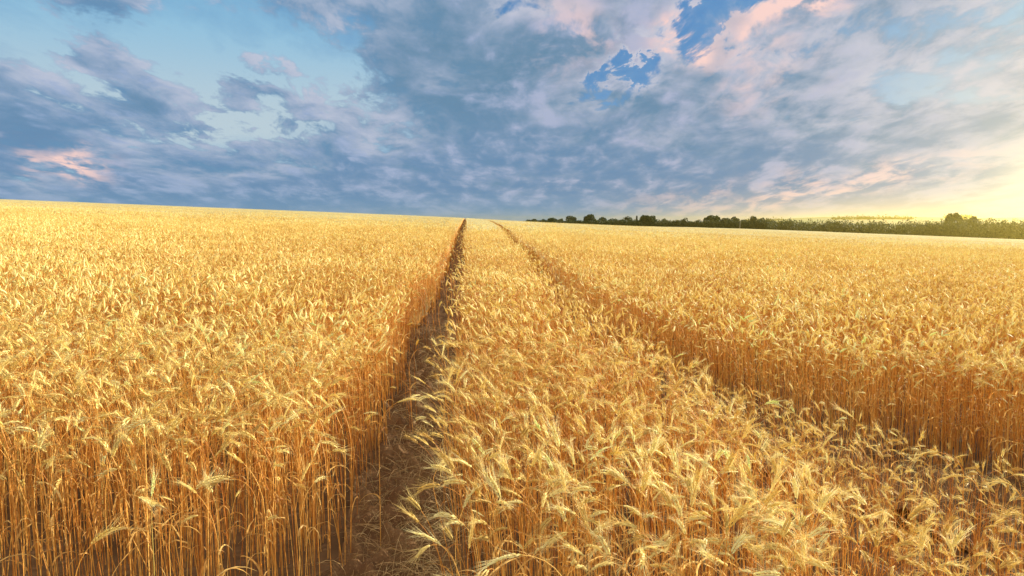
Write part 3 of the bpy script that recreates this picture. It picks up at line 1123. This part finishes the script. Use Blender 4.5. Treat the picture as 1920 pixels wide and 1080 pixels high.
def tree(name, px, top_py, w_px, dist, label, cat, group, conifer=False, bush=False, seed=0):
    r = np.random.default_rng(seed + int(px))
    top = at_px(px, top_py, dist)
    g = float(gz(top[0], dist))
    H = top[2] - g
    rx = w_px / F_PX * dist / 2 * 1.05
    root = bpy.data.objects.new(name, None)
    root.location = (top[0], dist, g)
    link(root)
    tag(root, label, cat, group)
    low = 0.0 if bush else 0.18 * H
    rz = (H - low) / 2
    cz = low + rz
    if conifer:
        n = 700
        k = r.random(n)
        rr = rx * (1 - k) * np.sqrt(r.random(n)) + 0.15
        an = r.uniform(0, 6.283, n)
        C = np.stack([rr * np.cos(an), rr * np.sin(an), low + k * (H - low)], -1)
        size = 0.35
    else:
        size = max(0.28, 0.11 * rx)
        C = crown_points(r, 0, 0, cz, rx, rx * 0.95, rz, int(900 + 60 * rx * rz), int(9 + rx))
        C[:, 2] = np.clip(C[:, 2], 0.15, None)
    V, F = leaf_quads(C, size, r)
    link(bpy.data.objects.new("crown", mesh_from("crown", V, F, [M_BUSH if bush else M_LEAVES])), root)
    # trunk with a few limbs
    TV, TF, kk = [], [], 0
    th = low + rz * 1.1
    tr = max(0.08, H * 0.022)
    segs = [([(0, 0, -0.3), (0.05, 0, th * 0.4), (0.1, 0.05, th)], [tr * 1.3, tr, tr * 0.4])]
    for i in range(4):
        an = r.uniform(0, 6.28)
        z0 = low * 0.8 + 0.1 + i * 0.12 * rz
        segs.append(([(0.05, 0, z0), (math.cos(an) * rx * 0.4, math.sin(an) * rx * 0.4, z0 + rz * 0.5), (math.cos(an) * rx * 0.7, math.sin(an) * rx * 0.7, z0 + rz * 0.9)], [tr * 0.5, tr * 0.35, tr * 0.1]))
    for pts, rad in segs:
        v, f = tube(pts, rad)
        TV.append(v)
        TF.append(f + kk)
        kk += len(v)
    link(bpy.data.objects.new("trunk", mesh_from("trunk", np.concatenate(TV), np.concatenate(TF), [M_BARK], smooth=True)), root)
    return root


TG = "trees along the far edge of the field"
TREES = [
    ("bush", 997, 409.5, 26, "lowest dark bush at the left end of the tree line", "bush", 1),
    ("bush", 1019, 409, 16, "small dark bush next to the left end of the tree line", "bush", 1),
    ("tree", 1036, 407, 20, "small pointed tree third from the left end of the tree line", "tree", 0),
    ("bush", 1051, 410, 18, "low green bush left of the first round tree", "bush", 1),
    ("tree", 1071, 403.5, 20, "first round tree from the left, standing above low bushes", "tree", 0),
    ("tree", 1106, 402.5, 26, "broad round dark tree after the low gap in the tree line", "tree", 0),
    ("tree", 1128, 405, 18, "small round tree close beside the broad dark tree", "tree", 0),
    ("tree", 1150, 406.5, 22, "flat topped tree between two small round ones", "tree", 0),
    ("bush", 1164, 409.5, 16, "low bush right of the flat topped tree", "bush", 1),
    ("tree", 1178, 406.5, 18, "small round tree left of the thin spire tree", "tree", 0),
    ("conifer", 1194, 405, 8, "thin spire shaped tree beside the wide bluish tree", "tree", 2),
    ("tree", 1217, 402.5, 34, "wide bluish dark tree with a ragged top mid tree line", "tree", 0),
    ("bush", 1246, 409.5, 18, "bush right of the wide ragged tree", "bush", 1),
    ("bush", 1270, 410.5, 16, "lower bush between two others in the tree line", "bush", 1),
    ("bush", 1286, 409.5, 18, "rounded bush left of the dip before the dome shaped tree", "bush", 1),
    ("bush", 1308, 412.5, 22, "very low bush in the dip left of the dome shaped tree", "bush", 1),
    ("tree", 1337, 401.5, 36, "large dome shaped tree, biggest of the tree line", "tree", 0),
    ("tree", 1361, 406.5, 20, "tree touching the right side of the dome shaped tree", "tree", 0),
    ("tree", 1378, 405.5, 20, "olive tree left of the pale pole", "tree", 0),
    ("tree", 1396, 405.5, 18, "brownish tree right of the pale pole", "tree", 0),
    ("tree", 1413, 404.5, 18, "last tall tree at the right end of the dark tree line", "tree", 0),
    ("bush", 1431, 409, 24, "bush sloping down from the last tall tree to the woodland", "bush", 1),
]
for k_, (nm, px_, ty, w_, lab, cat, kind) in enumerate(TREES):
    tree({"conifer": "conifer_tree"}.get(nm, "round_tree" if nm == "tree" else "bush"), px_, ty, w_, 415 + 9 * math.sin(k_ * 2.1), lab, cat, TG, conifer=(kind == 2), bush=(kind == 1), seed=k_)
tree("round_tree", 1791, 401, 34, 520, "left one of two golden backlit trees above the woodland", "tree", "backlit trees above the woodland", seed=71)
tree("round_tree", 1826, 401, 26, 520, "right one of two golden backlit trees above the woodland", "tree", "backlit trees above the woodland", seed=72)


def hedge_mass(name, pts, dist, depth_m, size, per, label, cat, kind, mat, seed):
    """a long belt of shrubs: pts is a list of (px, top_py)"""
    r = np.random.default_rng(seed)
    px = np.array([p[0] for p in pts], float)
    py = np.array([p[1] for p in pts], float)
    C = []
    n = int((px[-1] - px[0]) / 3)
    for i in range(n * 3):
        q = r.uniform(px[0], px[-1])
        ty = np.interp(q, px, py) + abs(r.normal(0, 2.2))
        dd = dist + r.uniform(0, depth_m)
        top = at_px(q, ty, dd)
        g = float(gz(top[0], dd))
        H = max(top[2] - g, 1.0)
        w = r.uniform(1.8, 4.2) if kind is None else r.uniform(3.0, 7.5)
        C.append(crown_points(r, top[0], dd, g + H * 0.5, w, w, H * 0.52, per, 6))
    C = np.concatenate(C)
    C[:, 2] = np.maximum(C[:, 2], gz(C[:, 0], C[:, 1]) + 0.1)
    V, F = leaf_quads(C, size, r)
    o = link(bpy.data.objects.new(name, mesh_from(name, V, F, [mat])))
    tag(o, label, cat, None, kind)
    return o


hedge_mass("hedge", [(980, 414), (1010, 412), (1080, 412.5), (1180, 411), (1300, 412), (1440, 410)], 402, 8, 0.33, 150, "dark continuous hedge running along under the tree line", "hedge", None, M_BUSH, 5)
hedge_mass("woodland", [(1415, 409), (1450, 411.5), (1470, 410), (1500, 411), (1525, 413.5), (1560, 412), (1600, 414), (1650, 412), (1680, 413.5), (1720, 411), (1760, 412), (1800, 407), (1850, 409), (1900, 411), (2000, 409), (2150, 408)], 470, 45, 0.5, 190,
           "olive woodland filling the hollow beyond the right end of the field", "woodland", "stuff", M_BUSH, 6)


def far_woods():
    r = np.random.default_rng(12)
    C = []
    for i in range(12):
        yy = r.uniform(1500, 2600)
        a = r.uniform(R(14), R(40))
        xx = math.tan(a) * yy
        g = float(gz(xx, yy))
        L = r.uniform(15, 90)
        m = int(L * 9)
        u = r.uniform(-L, L, m)
        C.append(np.stack([xx + u, yy + r.normal(0, 5, m), g + np.abs(r.normal(0, 4.0, m)) + 0.5], -1))
    V, F = leaf_quads(np.concatenate(C), 2.4, r)
    o = link(bpy.data.objects.new("distant_woods", mesh_from("distant_woods", V, F, [M_LEAVES])))
    tag(o, "tiny far-off woods and hedges on the hazy hills", "woods", None, "stuff")


far_woods()


def pole():
    base = at_px(1387.5, 424, 398)
    g = float(gz(base[0], 398))
    top = at_px(1387.5, 412, 398)[2]
    root = bpy.data.objects.new("pole", None)
    root.location = (base[0], 398, g)
    link(root)
    tag(root, "slim pale pole standing in front of the tree line", "pole")
    v, f = tube([(0, 0, 0), (0, 0, (top - g) * 0.5), (0, 0, top - g)], [0.12, 0.11, 0.09], 8)
    m, N = new_mat("weathered_wood")
    out = N.n('ShaderNodeOutputMaterial')
    p = N.n('ShaderNodeBsdfPrincipled')
    geo = N.n('ShaderNodeNewGeometry')
    N.t.links.new(N.mix(N.noise(geo.outputs['Position'], 4.0, 4, 0.6), (0.36, 0.31, 0.24), (0.5, 0.45, 0.36)), p.inputs['Base Color'])
    N.t.links.new(p.outputs[0], out.inputs[0])
    link(bpy.data.objects.new("post", mesh_from("post", v, f, [m])), root)
    v1, f1 = tube([(0, 0, top - g), (0, 0, top - g + 0.12)], [0.13, 0.07], 8)
    link(bpy.data.objects.new("cap", mesh_from("cap", v1, f1, [m])), root)


pole()


# ------------------------------------------------------------------ air
def haze():
    z0, z1 = -24.0, 30.0
    x0, x1, y0, y1 = -5400, 5400, -60, 4060
    V = [(x, y, z) for z in (z0, z1) for x, y in ((x0, y0), (x1, y0), (x1, y1), (x0, y1))]
    F = [(3, 2, 1, 0), (4, 5, 6, 7), (0, 1, 5, 4), (1, 2, 6, 5), (2, 3, 7, 6), (3, 0, 4, 7)]
    m, N = new_mat("haze")
    out = N.n('ShaderNodeOutputMaterial')
    v = N.n('ShaderNodeVolumePrincipled')
    v.inputs['Color'].default_value = (1.0, 0.78, 0.18, 1)
    v.inputs['Density'].default_value = 0.00012
    v.inputs['Anisotropy'].default_value = 0.86
    N.t.links.new(v.outputs[0], out.inputs['Volume'])
    o = link(bpy.data.objects.new("haze", mesh_from("haze", V, np.array(F), [m])))
    tag(o, "warm low evening haze over the whole field", "haze", kind="stuff")


haze()
